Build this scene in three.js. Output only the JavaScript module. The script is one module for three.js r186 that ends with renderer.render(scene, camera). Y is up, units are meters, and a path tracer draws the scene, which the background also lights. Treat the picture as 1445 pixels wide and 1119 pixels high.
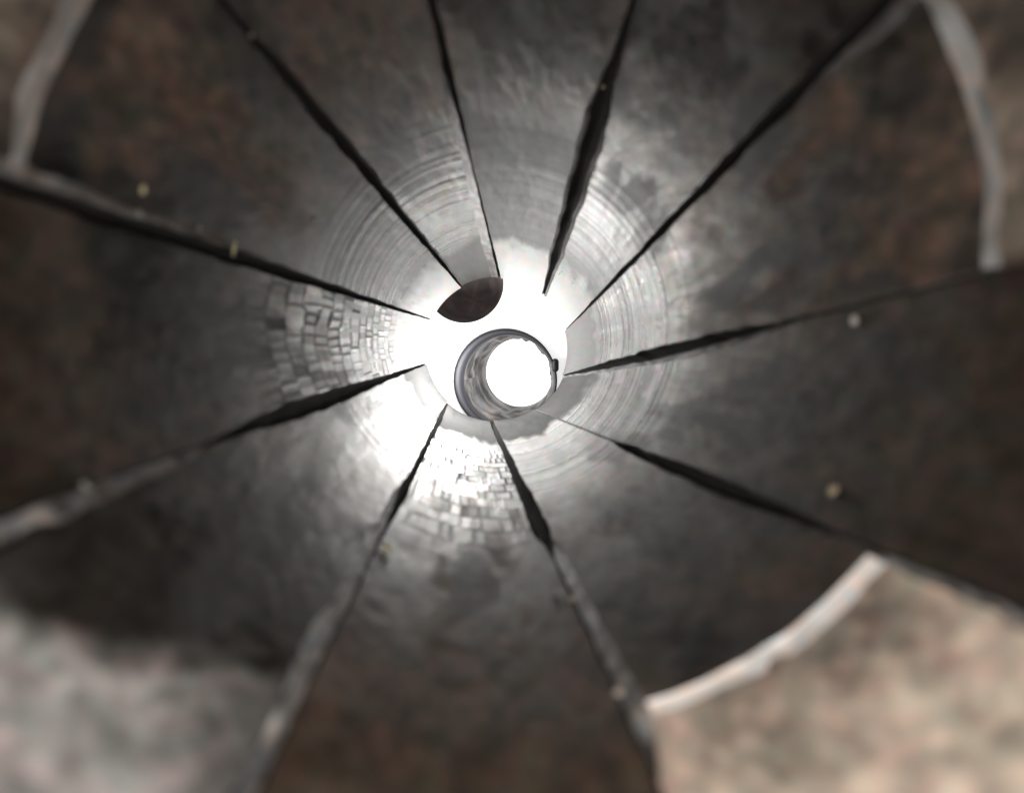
import * as THREE from 'three';
import { mergeGeometries } from 'three/addons/utils/BufferGeometryUtils.js';

// ---------------------------------------------------------------- camera, light, exposure
// A 20 mm rifled bore seen by a small inspection camera inside it. Bore axis = world -z, R = bore radius.
const R = 0.01, F = 667, ZEND = 6.67, K = 37.4 / F;
const W = 1445, H = 1119;
const scene = new THREE.Scene();
scene.background = new THREE.Color(0x000000);
const camera = new THREE.PerspectiveCamera(2 * Math.atan(H / 2 / F) * 180 / Math.PI, W / H, 0.0005, 5);
camera.position.set(-0.025 * R, -0.262 * R, 0);
camera.lookAt(-0.025 * R, -0.262 * R, -1);
camera.setViewOffset(W, H, 24.5, 40.5, W, H);
camera.focus = 8.5 * R; camera.userData.fStop = 46;
scene.add(camera);

const renderer = new THREE.WebGLRenderer({ antialias: true });
renderer.setSize(1024, 792);
renderer.toneMapping = THREE.LinearToneMapping;
renderer.toneMappingExposure = 1;
renderer.shadowMap.enabled = true;

// the small lamp of the inspection camera, low beside its lens
const scope = new THREE.PointLight(new THREE.Color(1.0, 0.94, 0.86), 4.6e-4, 0, 2);
scope.position.set(0.05 * R, -0.50 * R, 0.10 * R);
scope.castShadow = true; scope.shadow.radius = 0.05; scope.shadow.camera.near = 0.0002;
scene.add(scope);

// ---------------------------------------------------------------- helpers
function rng(seed) { let a = seed >>> 0; return () => { a = (a + 0x6D2B79F5) | 0; let t = Math.imul(a ^ (a >>> 15), 1 | a); t = (t + Math.imul(t ^ (t >>> 7), 61 | t)) ^ t; return ((t ^ (t >>> 14)) >>> 0) / 4294967296; }; }
function h3(x, y, z) { let n = Math.imul(x, 374761393) ^ Math.imul(y, 668265263) ^ Math.imul(z, 2147483647 ^ 0x5bd1e995); n = Math.imul(n ^ (n >>> 13), 1274126177); return ((n ^ (n >>> 16)) >>> 0) / 4294967296; }
const sm = t => t * t * (3 - 2 * t), mix = (a, b, t) => a + (b - a) * t, clamp = (x, a = 0, b = 1) => Math.min(b, Math.max(a, x));
const step = (a, b, x) => sm(clamp((x - a) / (b - a)));
function vn(x, y, z) {
  const i = Math.floor(x), j = Math.floor(y), k = Math.floor(z), u = sm(x - i), v = sm(y - j), w = sm(z - k);
  return mix(mix(mix(h3(i, j, k), h3(i + 1, j, k), u), mix(h3(i, j + 1, k), h3(i + 1, j + 1, k), u), v),
    mix(mix(h3(i, j, k + 1), h3(i + 1, j, k + 1), u), mix(h3(i, j + 1, k + 1), h3(i + 1, j + 1, k + 1), u), v), w);
}
function fbm(x, y, z, o) { let s = 0, a = 0.5, t = 0; for (let i = 0; i < o; i++) { s += a * vn(x, y, z); t += a; x = x * 2.03 + 7.1; y = y * 2.03 + 3.7; z = z * 2.03 + 1.3; a *= 0.5; } return s / t; }
function cells(x, y, k) { // distance to the nearest border of jittered cells
  const i = Math.floor(x), j = Math.floor(y); let a = 9, b = 9;
  for (let p = -1; p < 2; p++) for (let q = -1; q < 2; q++) {
    const dx = i + p + 0.15 + 0.7 * h3(i + p, j + q, k) - x, dy = j + q + 0.15 + 0.7 * h3(i + p, j + q, k + 9) - y, d = Math.max(Math.abs(dx), Math.abs(dy)) * 0.7 + 0.3 * Math.hypot(dx, dy);
    if (d < a) { b = a; a = d; } else if (d < b) b = d;
  }
  return b - a;
}
function curve(pts, x) { // piecewise linear table
  if (x <= pts[0][0]) return pts[0][1];
  for (let i = 1; i < pts.length; i++) if (x <= pts[i][0]) return mix(pts[i - 1][1], pts[i][1], (x - pts[i - 1][0]) / (pts[i][0] - pts[i - 1][0]));
  return pts[pts.length - 1][1];
}
const used = {};
function numbered(n) { const k = used[n] = (used[n] ?? -1) + 1; return k ? `${n}_${String(k).padStart(3, '0')}` : n; }
function mesh(name, geometry, material, parent) {
  const m = new THREE.Mesh(geometry, material); m.name = numbered(name); m.castShadow = m.receiveShadow = true; parent.add(m); return m;
}
function thing(name, label, category, [x, y, z] = [0, 0, 0], group) {
  const o = new THREE.Group(); o.name = numbered(name); o.position.set(x, y, z); o.userData = { label, category };
  if (group) o.userData.group = group; scene.add(o); return o;
}
// bore coordinates: angle a (clockwise from the right as one looks down the bore), depth z and radius q in bore radii
const bore = (a, z, q) => [q * R * Math.cos(a), -q * R * Math.sin(a), -z * R];
function grid(nz, ns, f) { // f(row 0..1, column 0..1) -> [a, z, q, u, v]
  const pos = [], uv = [], idx = [];
  for (let i = 0; i <= nz; i++) for (let j = 0; j <= ns; j++) {
    const [a, z, q, u, v] = f(i / nz, j / ns);
    pos.push(...bore(a, z, q)); uv.push(u, v);
    if (i < nz && j < ns) { const n = i * (ns + 1) + j; idx.push(n, n + 1, n + ns + 1, n + 1, n + ns + 2, n + ns + 1); }
  }
  const g = new THREE.BufferGeometry();
  g.setAttribute('position', new THREE.Float32BufferAttribute(pos, 3)); g.setAttribute('uv', new THREE.Float32BufferAttribute(uv, 2));
  g.setIndex(idx); g.computeVertexNormals(); return g;
}

// ---------------------------------------------------------------- the ten edges of the rifling
// land: side of the land (+1: larger angles). dark / edge / burr: width (radians) of the fouled corner, of the worn land edge and of the bright burr on the groove side, by F / depth
const EDGES = [
  { a: -140.6, land: -1, dark: [[100, .03], [200, .05], [350, .045], [420, .04], [500, .022], [620, .015]], edge: [[100, .0]], burr: [[100, .012], [300, .012], [400, 0]] },
  { a: -108.8, land: 1, dark: [[100, .04], [150, .02], [230, .012], [330, .035], [420, .03], [520, .018], [700, .01]], edge: [[100, 0]], burr: [[100, .09], [200, .06], [300, .03], [350, .0]] },
  { a: -70.4, land: -1, dark: [[100, .03], [140, .08], [250, .085], [310, .08], [350, .05], [400, .02], [460, .008], [700, .008]], edge: [[100, .0], [150, .02], [300, .02], [380, 0]], burr: [[100, .03], [250, .03], [330, 0]] },
  { a: -36.9, land: 1, dark: [[100, .02], [150, .045], [300, .05], [450, .045], [600, .04], [800, .035]], edge: [[420, 0], [520, .02], [600, .035], [800, .03]], burr: [[100, 0]] },
  { a: 0.3, land: -1, dark: [[100, .02], [150, .07], [230, .075], [320, .05], [370, .02], [430, .004]], edge: [[100, 0]], burr: [[100, .02], [300, .02], [400, 0]] },
  { a: 36.2, land: 1, dark: [[100, .006], [225, .006], [255, .045], [350, .06], [450, .05], [540, .03], [600, .01], [1000, .006]], edge: [[240, .0], [300, .01], [600, .014], [900, .02]], burr: [[100, .02], [230, .02], [280, 0]] },
  { a: 72.5, land: -1, dark: [[100, .05], [200, .055], [250, .075], [310, .08], [340, .03], [365, .008], [700, .005]], edge: [[330, 0], [370, .03], [500, .035], [700, .04], [800, 0]], burr: [[100, 0]] },
  { a: 110.9, land: 1, dark: [[100, .03], [130, .055], [200, .045], [280, .045], [330, .02], [400, .008], [700, .005]], edge: [[260, 0], [300, .03], [400, .045], [600, .05], [720, .04]], burr: [[100, 0]] },
  { a: 146.8, land: -1, dark: [[100, .02], [150, .05], [250, .095], [350, .08], [420, .03], [470, .006]], edge: [[400, 0], [500, .03], [600, .04], [800, .05]], burr: [[100, 0]] },
  { a: 183.0, land: 1, dark: [[100, .02], [150, .035], [250, .05], [350, .055], [450, .045], [700, .035], [900, .03]], edge: [[300, .0], [500, .014], [750, .03]], burr: [[100, 0]] },
].map((e, i) => ({ ...e, i, t: e.a * Math.PI / 180 }));
const QG = 1.022, QS = 1.12;            // radius of the grooves and of the bottom of their corners
function edgeAt(e, z) { // angles across an edge: groove side first
  const r = F / Math.max(z, 0.45), n = fbm(e.i * 9.1, Math.log(r) * 22, 3, 3) - 0.5, n2 = fbm(e.i * 5.3, Math.log(r) * 16, 8, 3) - 0.5;
  const d = Math.max(curve(e.dark, r), 0.004) * (1 + 0.6 * n), w = curve(e.edge, r) * (1 + 0.7 * n2), b = curve(e.burr, r) * (1 + 0.7 * n2);
  const c = e.t + K * z + 0.012 * n2, s = e.land;
  const g1 = c - s * d / 2, g0 = g1 - s * (b + 0.001), l0 = c + s * d / 2, l1 = l0 + s * (w + 0.001);
  return { g0, g1, l0, l1 };
}
const zrow = (t, z0, z1) => z0 * Math.pow(z1 / z0, t);
const ZN = 0.36;
const vOf = z => clamp(Math.log(Math.max(z, ZN) / ZN) / Math.log(ZEND / ZN), 0.001, 0.999);

// ---------------------------------------------------------------- surfaces
// lip: depth at which each land begins; rust, tan, shine, crack: character of each sector
const SECT = [];
for (let i = 0; i < 10; i++) SECT.push({ a: EDGES[i], b: EDGES[(i + 1) % 10], land: EDGES[i].land > 0 });
const CH = [ // sector i lies between edge i and edge i+1, clockwise from upper left
  { rust: .6, tan: .2, shine: .5, rings: 0.6, crack: 0, matte: .6 },    // 0 groove, above left
  { rust: .35, tan: .3, shine: .3, rings: 0.2, crack: 0, matte: 0 },     // 1 land, top
  { rust: .2, tan: .2, shine: 1, rings: 0.35, crack: 0, matte: 0 },      // 2 groove, top right
  { rust: .85, tan: .6, shine: .5, rings: 0.8, crack: 0, matte: .6 },     // 3 land, right
  { rust: .3, tan: .25, shine: .5, rings: 1, crack: .12, matte: .8 },  // 4 groove, right
  { rust: .6, tan: 1, shine: .6, rings: 0.7, crack: 0, matte: 1 },       // 5 land, lower right
  { rust: .75, tan: .3, shine: .7, rings: 0.3, crack: 1, matte: 1 },     // 6 groove, bottom
  { rust: .1, tan: 1, shine: .9, rings: 0.2, crack: 0, matte: .8 },      // 7 land, lower left
  { rust: .35, tan: .1, shine: 1, rings: 0.35, crack: 1.3, matte: 0 },     // 8 groove, left
  { rust: .8, tan: .5, shine: .7, rings: 0.7, crack: 0, matte: .1 },   // 9 land, upper left
];
const LIP = { 1: 1.0, 3: .985, 5: .985, 7: .90, 9: .975 };
function lipAt(i, a) { return (i === 7 ? clamp(.97 - .6 * (a - 2.07), .7, 1) : LIP[i]) * (1 + (i === 7 ? 0.10 : 0.035) * (fbm(a * 4.5, i * 3.1, 2, 3) - 0.5)); }

function surface(i) {
  const TW = 512, TH = 1024, c = CH[i], s = SECT[i], land = s.land;
  const col = new Uint8Array(TW * TH * 4), rm = new Uint8Array(TW * TH * 4), bp = new Uint8Array(TW * TH * 4);
  const enc = x => { x = clamp(x); return Math.round(255 * (x <= 0.0031308 ? 12.92 * x : 1.055 * Math.pow(x, 1 / 2.4) - 0.055)); };
  for (let y = 0; y < TH; y++) {
    const z = ZN * Math.pow(ZEND / ZN, (y + 0.5) / TH), lz = Math.log(z), r = F / z;
    for (let x = 0; x < TW; x++) {
      const a = s.t0 + (s.t1 - s.t0) * (x + 0.5) / TW, px = Math.cos(a), py = Math.sin(a);
      const n1 = fbm(px * 3 + 11, py * 3, lz * 3 + i, 4), n2 = fbm(px * 9, py * 9 + 5, lz * 8, 3), n3 = fbm(px * 26, py * 26, lz * 24 + 3, 2);
      const hue = .4 * vn(px * 19 + 40, py * 19, lz * 19) + .6 * vn(px * 43 + 40, py * 43, lz * 43), hue2 = .4 * vn(px * 19, py * 19 + 60, lz * 19) + .6 * vn(px * 43, py * 43 + 60, lz * 43);
      let m = 0.85, ro = (i === 1 || i === 0 || i === 2 ? .32 : .36) + 0.16 * (n2 - 0.5), b = 0.5;
      let R0 = (0.10 + 0.10 * (n1 - 0.5)) * (1 + (i === 8 ? 1.8 : i === 3 ? 1.2 : i === 7 ? .15 : i === 5 || i === 6 ? 2.4 : i === 0 || i === 4 ? 1.2 : .1) * step(1.9, 2.8, z)) * mix(i < 3 || i === 8 ? .36 : .46, .9, step(1.5, 2.9, z)), G0 = R0 * mix(.89, .98, step(1.6, 3, z)), B0 = R0 * mix(.77, .95, step(1.6, 3, z));  // far lamp's glow and its fade towards the camera painted into the steel
      // rust and brown fouling, heavier towards the breech
      const ru = c.rust * step(0.44, 0.66, n1 * 0.6 + n2 * 0.4 + 0.10 * step(1.9, 0.9, z)) * step(3.2, 1.4, z) * (1 - (i === 6 ? step(1.5, 1.1, z) : 0)) + (i === 6 ? .5 * step(1.6, 1.0, z) : 0);
      R0 = mix(R0, 0.09 + 0.08 * n3, ru); G0 = mix(G0, 0.062 + 0.05 * n3, ru); B0 = mix(B0, 0.047 + 0.035 * n3, ru); m = mix(m, 0.05, ru); ro = mix(ro, 0.8, ru);
      // black carbon in blotches
      const cb = (i === 6 ? .75 * step(1.1, 1.4, z) : 0.75) * step(0.52, 0.66, fbm(px * 5, py * 5, lz * 4 + 30, 4)) * step(4, 2, z);
      R0 = mix(R0, .035, cb); G0 = mix(G0, .033, cb); B0 = mix(B0, .033, cb); m = mix(m, .2, cb); ro = mix(ro, .6, cb);
      if (i > 0 && i < 4) { const dull = (i === 1 ? .75 : i === 2 ? .35 : 0) * step(2, 2.6, z) * step(4.9, 4.5, z); m = mix(m, .1, dull); R0 *= 1 - .5 * dull; G0 *= 1 - .5 * dull; B0 *= 1 - .5 * dull; ro = mix(ro, .6, dull); }  // upper sectors darkened in colour to hold back the lamp's glare there
      if ((i > 0 && i < 4) || i > 7) { const up = step(4.5, 5.1, z + .6 * (n2 - .5)); R0 = mix(R0, .6, up); G0 = mix(G0, .59, up); B0 = mix(B0, .58, up); m = mix(m, .15, up); }  // lamp glare near the muzzle, painted as a whiter wall
      // turned rings
      const ring = fbm(7, Math.pow(z, 1) * 26 + 0.6 * (vn(px * 2, py * 2, z) - .5), i * 1.7 + a * .6, 3);
      const ringW = c.rings * step(5.2, 4.4, z) * step(2.2, 2.9, z);
      b += ringW * 0.5 * (ring - 0.5); ro = clamp(ro + ringW * 0.5 * (ring - 0.5) - 0.08 * ringW, .12, 1);
      R0 *= 1 + ringW * 1.1 * (ring - 0.45); G0 *= 1 + ringW * 1.1 * (ring - 0.45); B0 *= 1 + ringW * 1.1 * (ring - 0.45);
      // dull grey muzzle end: shade on the far wall, painted in by sector
      const mt = c.matte * step(4.5, 4.9, z + 0.8 * (n2 - .5));
      const gr = .05 + .08 * (n2 - .4); R0 = mix(R0, gr, mt); G0 = mix(G0, gr, mt); B0 = mix(B0, gr, mt); m = mix(m, 0.1, mt); ro = mix(ro, .75, mt);
      // fire cracks
      if (c.crack > 0.1) {
        const w = c.crack * step(1.7, 2.3, z) * step(5.0, 4.0, z) * clamp(.4 + 1.6 * (n1 - .25));
        const zz = z * (i === 8 ? 5.0 : 5.6) + 1.0 * n1 + .35 * n2, row = Math.floor(zz), aa = a * 20 + .9 * n1 + .5 * h3(row, 3, i) * 2 + .35 * n2, q0 = zz - row, q1 = aa - Math.floor(aa);
        const kr = Math.min(q0, 1 - q0) + .55 * step(.5, .3, vn(a * 9 + 3, row * 3.3, i)), kc = (Math.min(q1, 1 - q1) * .8) + .6 * step(.55, .4, h3(Math.floor(aa + .5), row, i)), k = Math.min(kr, kc), ln = step(0.24, 0.05, k + .22 * (n2 - .42)) * clamp(w);
        b -= 0.06 * ln; 
        const lk = 1 - .9 * ln; R0 *= lk; G0 *= lk; B0 *= lk; ro = mix(ro, .6, ln); const chip = clamp(w) * (h3(Math.floor(aa), row, 5 + i) - .5); ro = clamp(ro - .3 * chip, .15, 1); R0 *= 1 + 0.35 * chip; G0 *= 1 + 0.35 * chip; B0 *= 1 + 0.35 * chip;
      }
      // pale deposit on the cone in front of the lands
      if (land) {
        const lp = lipAt(i, a), tn = (i === 7 ? step(lp * 1.04, lp * .88, z + .16 * (n2 - .5)) : step(lp * 1.002, lp * 0.985, z)) * c.tan;
        const pale = (i === 5 ? .20 : i === 7 ? .13 : .07) + (i === 5 ? .62 : i === 7 ? .55 : .45) * clamp(n1 * 1.25 + n2 * .5 + .25 * n3 - .70 + (i === 5 ? .22 * step(.9, .68, z) : 0)), wr = (i === 7 ? .97 : 1.15) + .2 * (hue - .5), wb = (i === 7 ? .95 : .81) - .16 * (hue2 - .5);
        const q = clamp(tn * 1.2 * (.5 + n1));
        R0 = mix(R0, pale * wr, q); G0 = mix(G0, pale * (i === 7 ? .95 : .96), q); B0 = mix(B0, pale * wb, q); m = mix(m, .05, q); ro = mix(ro, .8, q);
      }
      const gn = 1 + .9 * (n3 - .5) * step(3, 1.6, z); R0 *= gn; G0 *= gn; B0 *= gn;
      // temper colours
      const hw = land ? mix(1, .35, step(1.05, .92, z)) : 1; R0 *= 1 + .5 * hw * (hue - .5); B0 *= 1 + .4 * hw * (hue2 - .5); G0 *= 1 - .12 * hw * (hue - .5);
      b += 0.08 * (n3 - .5) + 0.10 * (n2 - .5);
      const o = (y * TW + x) * 4;
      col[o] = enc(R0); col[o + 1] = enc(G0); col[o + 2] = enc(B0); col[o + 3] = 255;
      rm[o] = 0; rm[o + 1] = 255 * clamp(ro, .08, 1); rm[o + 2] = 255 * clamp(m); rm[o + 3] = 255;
      bp[o] = bp[o + 1] = bp[o + 2] = 255 * clamp(b); bp[o + 3] = 255;
    }
  }
  const tex = (d, srgb) => { const t = new THREE.DataTexture(d, TW, TH); t.magFilter = t.minFilter = THREE.LinearFilter; if (srgb) t.colorSpace = THREE.SRGBColorSpace; t.needsUpdate = true; return t; };
  const rmt = tex(rm);
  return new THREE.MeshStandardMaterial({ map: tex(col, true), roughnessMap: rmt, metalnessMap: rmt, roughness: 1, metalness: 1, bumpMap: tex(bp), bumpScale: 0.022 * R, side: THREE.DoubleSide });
}
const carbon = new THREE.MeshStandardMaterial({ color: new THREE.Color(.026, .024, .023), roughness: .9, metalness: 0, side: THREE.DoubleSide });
function wornTexture(seed, lo, hi) {
  const n = 256, d = new Uint8Array(n * n * 4);
  for (let y = 0; y < n; y++) for (let x = 0; x < n; x++) {
    const v = fbm(x / 38, y / 26, seed, 3), q = mix(lo, hi, step(.2, .8, v)), h = vn(x / 14, y / 14, seed + 5), o = (y * n + x) * 4;
    d[o] = 255 * clamp(q * (1 + .16 * (h - .4))); d[o + 1] = 255 * q; d[o + 2] = 255 * clamp(q * (1 - .1 * (h - .5))); d[o + 3] = 255;
  }
  const t = new THREE.DataTexture(d, n, n); t.wrapS = t.wrapT = THREE.RepeatWrapping; t.magFilter = t.minFilter = THREE.LinearFilter; t.colorSpace = THREE.SRGBColorSpace; t.needsUpdate = true; return t;
}
const wornEdge = new THREE.MeshStandardMaterial({ map: wornTexture(3, .36, .58), roughness: .5, metalness: .35, side: THREE.DoubleSide });
const wornLip = new THREE.MeshStandardMaterial({ map: wornTexture(8, .70, .88), roughness: .45, metalness: .3, side: THREE.DoubleSide });
const dullLip = new THREE.MeshStandardMaterial({ map: wornTexture(13, .40, .6), roughness: .6, metalness: .2, side: THREE.DoubleSide });
const steel = new THREE.MeshStandardMaterial({ color: new THREE.Color(.12, .12, .12), roughness: .5, metalness: .8, side: THREE.DoubleSide });

// ---------------------------------------------------------------- the barrel
const barrel = thing('gun_barrel', 'dark rusty steel gun barrel seen down its rifled bore with five lands and five grooves', 'gun barrel');
SECT.forEach((s, i) => {
  s.t0 = s.a.t - 0.06; s.t1 = s.b.t + (s.b.t < s.a.t ? 2 * Math.PI : 0) + 0.06;        // texture span at depth 0, untwisted
  const wrap = s.b.t < s.a.t ? 2 * Math.PI : 0, mat = surface(i);
  const span = z => { const A = edgeAt(s.a, z), B = edgeAt(s.b, z); return s.land ? [A.l1, B.l1 + wrap] : [A.g0, B.g0 + wrap]; };
  const uOf = (a, z) => (a - K * z - s.t0) / (s.t1 - s.t0);
  const rough = (a, z) => 0.006 * (fbm(Math.cos(a) * 8, Math.sin(a) * 8, Math.log(z + 3) * 14 + i, 3) - 0.5);
  if (!s.land) {
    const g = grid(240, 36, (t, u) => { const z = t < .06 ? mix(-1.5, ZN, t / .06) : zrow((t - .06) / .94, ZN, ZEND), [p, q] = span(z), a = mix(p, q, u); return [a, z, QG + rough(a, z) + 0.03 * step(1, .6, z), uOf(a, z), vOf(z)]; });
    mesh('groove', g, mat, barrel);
    return;
  }
  const dz = i === 7 ? .12 : i === 3 ? .024 : .027;
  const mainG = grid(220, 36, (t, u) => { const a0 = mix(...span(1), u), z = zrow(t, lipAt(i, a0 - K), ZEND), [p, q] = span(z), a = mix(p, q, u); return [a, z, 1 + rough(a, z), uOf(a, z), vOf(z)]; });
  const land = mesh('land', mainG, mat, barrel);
  const lipG = grid(5, 48, (t, u) => {
    const a0 = mix(...span(1), u), l = lipAt(i, a0 - K), wv = dz * (.75 + .9 * (fbm(a0 * 7, i, 5, 3) - .35)) * (i === 5 && Math.abs(u - .52) < .025 ? .75 : 1);
    const z = l - wv * t, [p, q] = span(z), a = mix(p, q, u);
    return [a, z, 1 + rough(a, l) + wv * (i === 7 ? .08 * t : .9 * Math.pow(t, .8)), a * 2, t * .15 + i * .2];
  });
  mesh('land_lip', lipG, i === 7 ? mat : i === 9 || i === 3 ? dullLip : wornLip, land);
  if (i === 7) { const uv = lipG.attributes.uv, ps = lipG.attributes.position; for (let k = 0; k < uv.count; k++) { const z = -ps.getZ(k) / R, a = Math.atan2(-ps.getY(k), ps.getX(k)); uv.setXY(k, uOf(a < s.t0 ? a + 2 * Math.PI : a, z), vOf(z)); } }
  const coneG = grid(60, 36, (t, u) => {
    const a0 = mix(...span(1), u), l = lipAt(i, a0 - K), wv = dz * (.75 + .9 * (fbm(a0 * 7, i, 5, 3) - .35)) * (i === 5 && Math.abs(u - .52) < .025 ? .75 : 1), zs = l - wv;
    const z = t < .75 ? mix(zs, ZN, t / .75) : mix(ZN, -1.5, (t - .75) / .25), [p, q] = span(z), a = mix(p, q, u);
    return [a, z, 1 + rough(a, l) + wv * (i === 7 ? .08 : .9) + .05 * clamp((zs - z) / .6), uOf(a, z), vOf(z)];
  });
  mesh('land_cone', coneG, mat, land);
});
for (const e of EDGES) {
  const rows = (t) => t < .06 ? mix(-1.5, ZN, t / .06) : zrow((t - .06) / .94, ZN, ZEND);
  const ql = z => 1.013 + .04 * step(1, .6, z);   // land wall foot
  const corner = grid(260, 5, (t, u) => {
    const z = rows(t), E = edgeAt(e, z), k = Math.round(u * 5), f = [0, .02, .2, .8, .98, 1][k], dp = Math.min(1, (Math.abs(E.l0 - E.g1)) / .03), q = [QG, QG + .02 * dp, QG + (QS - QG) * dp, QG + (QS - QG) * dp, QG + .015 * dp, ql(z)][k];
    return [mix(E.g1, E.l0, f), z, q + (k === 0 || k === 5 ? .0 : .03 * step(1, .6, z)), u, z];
  });
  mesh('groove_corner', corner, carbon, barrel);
  const lip = SECT.findIndex(s => s.land && (s.a === e || s.b === e));
  const lz = LIP[lip];
  mesh('land_edge', grid(260, 2, (t, u) => { const z = rows(t), E = edgeAt(e, z); return [mix(E.l0, E.l1, u), z, mix(ql(z), 1 + .05 * step(lz, lz - .06, z), u), u * .2 + e.i * .13, Math.log(Math.max(z, .1)) * 3]; }), wornEdge, barrel);
  if (Math.max(...e.burr.map(p => p[1])) > 0)
    mesh('groove_burr', grid(200, 2, (t, u) => { const z = zrow(t, 1.5, ZEND), E = edgeAt(e, z); return [mix(E.g1, E.g0, u), z, mix(1.008, QG, u), u * .2 + e.i * .17, Math.log(z) * 3]; }), wornEdge, barrel);
}
{ // outer wall and end faces, unseen from inside but they keep other light out
  const ring = (z, q0, q1) => grid(1, 96, (t, u) => [u * 2 * Math.PI, z, mix(q0, q1, t), u, t]);
  mesh('muzzle_face', ring(ZEND + .003, 1.03, 2.2), steel, barrel);
  mesh('outer_wall', mergeGeometries([grid(1, 96, (t, u) => [u * 2 * Math.PI, mix(-1.5, ZEND + .003, t), 2.2, u, t]), ring(-1.503, 1.03, 2.2)]), steel, barrel);
}

// ---------------------------------------------------------------- the lamp at the far end
const ZP = 6.9, lampGroup = thing('inspection_lamp', 'glaring white faced lamp with a dark rimmed lens at the far end of the bore', 'lamp', [0, 0, -ZP * R]);
{
  const whiteFace = new THREE.MeshStandardMaterial({ color: new THREE.Color(.85, .85, .85), roughness: .7, emissive: new THREE.Color(1, 1, 1), emissiveIntensity: .7 });  // emission added so the plate looks overexposed around the lens
  const navy = new THREE.MeshStandardMaterial({ color: new THREE.Color(.012, .012, .017), roughness: .6 });
  const darkHole = new THREE.MeshStandardMaterial({ map: wornTexture(41, .43, .53), color: new THREE.Color(1, .88, .86), roughness: .8, side: THREE.DoubleSide });
  const silver = new THREE.MeshStandardMaterial({ map: wornTexture(21, .16, .5), roughness: .5, metalness: .3, side: THREE.DoubleSide });
  const LX = .131, LY = -.445, LR = .755, HX = -.47, HY = .97, HR = .575;
  const sh = new THREE.Shape(); sh.absarc(0, 0, 2 * R, 0, Math.PI * 2);
  for (const [x, y, r] of [[LX, LY, LR], [HX, HY, HR]]) { const p = new THREE.Path(); p.absarc(x * R, y * R, r * R, 0, Math.PI * 2, true); sh.holes.push(p); }
  const face = new THREE.ExtrudeGeometry(sh, { depth: .12 * R, bevelEnabled: true, bevelSize: .012 * R, bevelThickness: .012 * R, bevelOffset: -.012 * R, bevelSegments: 2, curveSegments: 64 });
  face.translate(0, 0, -.132 * R); mesh('face_plate', face, whiteFace, lampGroup);
  const loft = (rings, n = 72, jit = 0) => { // rings of [x, y, z, radius]
    const pos = [], idx = [], uv = [];
    rings.forEach(([x, y, z, r], i) => { for (let j = 0; j <= n; j++) { const a = j / n * 2 * Math.PI, k = 1 + jit * Math.sin(Math.PI * i / (rings.length - 1)) * (fbm(Math.cos(a) * 3, Math.sin(a) * 3, i * .5, 3) - .5); pos.push((x + r * k * Math.cos(a)) * R, (y + r * k * Math.sin(a)) * R, z * R); uv.push(j / n * 2, i / rings.length); } });
    for (let i = 0; i + 1 < rings.length; i++) for (let j = 0; j < n; j++) { const k = i * (n + 1) + j; idx.push(k, k + 1, k + n + 1, k + 1, k + n + 2, k + n + 1); }
    const g = new THREE.BufferGeometry(); g.setAttribute('position', new THREE.Float32BufferAttribute(pos, 3)); g.setAttribute('uv', new THREE.Float32BufferAttribute(uv, 2)); g.setIndex(idx); g.computeVertexNormals(); return g;
  };
  mesh('lens_rim', loft([[LX, LY, -.10, LR], [LX, LY, .05, LR - .003], [LX + .005, LY, .07, LR - .03], [LX + .05, LY - .005, .05, LR - .085], [LX + .055, LY - .005, -.14, LR - .09]], 96), navy, lampGroup);
  const bowl = []; for (let i = 0; i <= 12; i++) { const t = i / 12; bowl.push([mix(LX + .055, LX + .27, t), LY + .11 * t, -.14 - .75 * t, mix(LR - .09, .56, t)]); }
  mesh('reflector', loft(bowl, 72, .42), silver, lampGroup);
  const glow = new THREE.MeshStandardMaterial({ color: new THREE.Color(.8, .8, .8), roughness: .5, emissive: new THREE.Color(1, .99, .97), emissiveIntensity: 1.2 });
  const led = new THREE.CircleGeometry(.6 * R, 64); led.translate((LX + .27) * R, (LY + .11) * R, -.88 * R); mesh('glowing_lens', led, glow, lampGroup);
  mesh('hole_wall', loft([[HX, HY, -.01, HR - .002], [HX + .01, HY, -.2, HR * .97], [HX + .05, HY - .05, -.42, HR * .8], [HX + .1, HY - .12, -.58, HR * .5], [HX + .12, HY - .15, -.62, .01]], 64), darkHole, lampGroup);
  const lug = new THREE.CapsuleGeometry(.05 * R, .1 * R, 4, 10); lug.translate((LX + LR - .03) * R, (LY + .22) * R, .05 * R); mesh('rim_lug', lug, navy, lampGroup);
  const body = grid(1, 72, (t, u) => [u * 2 * Math.PI, .06 + 3 * t, 1.99, u, t]); mesh('housing', mergeGeometries([body, grid(1, 72, (t, u) => [u * 2 * Math.PI, 3.06, 1.99 * t, u, t])]), steel, lampGroup);
  // its light
  const lamp = new THREE.PointLight(new THREE.Color(1, .985, .96), 8e-4, 0, 2);
  lamp.position.set((LX - .5) * R, (LY + .12) * R, -ZP * R + .5 * R);
  lamp.castShadow = true; lamp.shadow.radius = .12; lamp.shadow.camera.near = .0003; scene.add(lamp);
}
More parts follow.
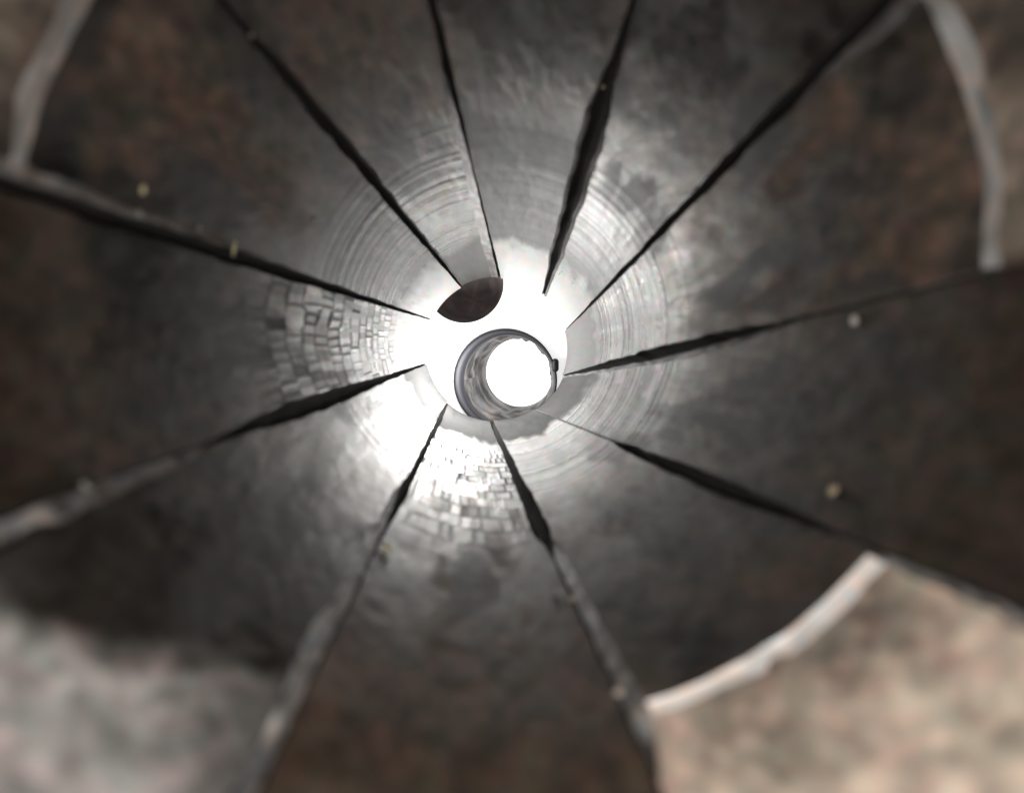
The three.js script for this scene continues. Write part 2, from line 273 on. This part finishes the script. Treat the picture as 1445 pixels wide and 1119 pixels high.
// ---------------------------------------------------------------- flakes on the bore wall
const flakeTone = (r, g, b) => new THREE.MeshStandardMaterial({ color: new THREE.Color(r, g, b), roughness: .7, metalness: 0 });
const TONE = { yellow: flakeTone(.62, .56, .36), pale: flakeTone(.6, .56, .52), pink: flakeTone(.36, .31, .28), grey: flakeTone(.26, .255, .25), tan: flakeTone(.42, .34, .24) };
const FLAKES = [ // angle, depth, surface radius, length, width (bore radii), turn, tone, label
  [-2.376, 1.373, 1.017, .020, .016, .3, 'grey', 'tiny grey grain high on the upper left groove wall, topmost of the grains'],
  [-2.394, 1.510, 1.017, .018, .014, .9, 'pink', 'tiny reddish grain on the dark edge line at upper left, just below the topmost grain'],
  [-2.922, 1.274, 1.00, .034, .022, .2, 'yellow', 'small yellowish grain on the rusty upper left land near its lower edge'],
  [-2.987, 1.277, 1.00, .030, .020, .5, 'grey', 'small grey grain on the upper left land, close under the yellowish grain'],
  [-2.951, 1.527, 1.00, .026, .020, .4, 'grey', 'small grey grain midway along the upper left land edge, left of the long yellow flake'],
  [-2.966, 1.718, .99, .066, .022, .1, 'yellow', 'long bright yellow flake lying along the dark edge line at left'],
  [-2.675, 2.271, 1.00, .034, .020, 1.2, 'pale', 'small upright pale grain on the upper left land close to the bright rings'],
  [0.1245, 1.352, 1.015, .042, .034, .6, 'pale', 'pale round grain alone on the right groove wall, farthest right'],
  [0.0898, 1.715, 1.012, .028, .022, .2, 'grey', 'small grey grain at the outer tip of the dark edge line at right'],
  [0.602, 1.200, 1.015, .042, .034, .1, 'tan', 'tan round grain on the groove wall above the lower right edge line'],
  [1.999, 1.735, 1.015, .080, .034, -.5, 'yellow', 'bright yellowish flake on the dark edge line at lower left of the centre'],
  [1.352, 1.493, 1.02, .044, .032, .5, 'pink', 'pinkish flake at the end of the dark edge line below the centre'],
  [1.406, 1.574, 1.012, .030, .022, .9, 'grey', 'small grey flake just left of the pinkish flake below the centre'],
  [1.352, 1.758, 1.02, .034, .018, .4, 'grey', 'small grey flake on the edge line just above the pinkish flake below the centre'],
  [1.320, 1.030, 1.00, .040, .028, .3, 'pink', 'pinkish lump at the left corner of the bright white lip at lower right'],
  [2.612, 0.985, 1.015, .046, .020, .4, 'grey', 'grey smear of residue on the worn edge at far left, below the middle'],
  [-0.555, 2.130, 1.012, .026, .014, .7, 'grey', 'small grey grain on the dark edge line at upper right of the centre'],
  [-1.133, 2.039, 1.05, .022, .018, .3, 'yellow', 'tiny yellow grain inside the wide dark edge line at top right of the centre'],
];
FLAKES.forEach(([a, z, q, l, w, turn, tone, label], n) => {
  const g = new THREE.IcosahedronGeometry(1, 3), p = g.attributes.position;
  for (let i = 0; i < p.count; i++) {
    const x = p.getX(i), y = p.getY(i), c = p.getZ(i), k = .25 + 1.15 * fbm(x * 1.9 + n * 5, y * 1.9, c * 1.9 + 9, 3);
    p.setXYZ(i, x * k * l * .42 * R, y * k * w * .26 * R, c * k * w * .42 * R);
  }
  g.computeVertexNormals();
  const m = mesh('debris_flake', g, TONE[tone], scene);
  m.position.set(...bore(a, z, q - w * .1));
  // x across the bore wall, y towards the axis
  const across = new THREE.Vector3(-Math.sin(a), -Math.cos(a), 0), inward = new THREE.Vector3(-Math.cos(a), Math.sin(a), 0), along = new THREE.Vector3().crossVectors(across, inward);
  m.quaternion.setFromRotationMatrix(new THREE.Matrix4().makeBasis(across, inward, along)); m.rotateY(turn);
  m.userData = { label, category: 'debris', group: 'flakes and grains stuck to the bore wall' };
});

renderer.render(scene, camera);
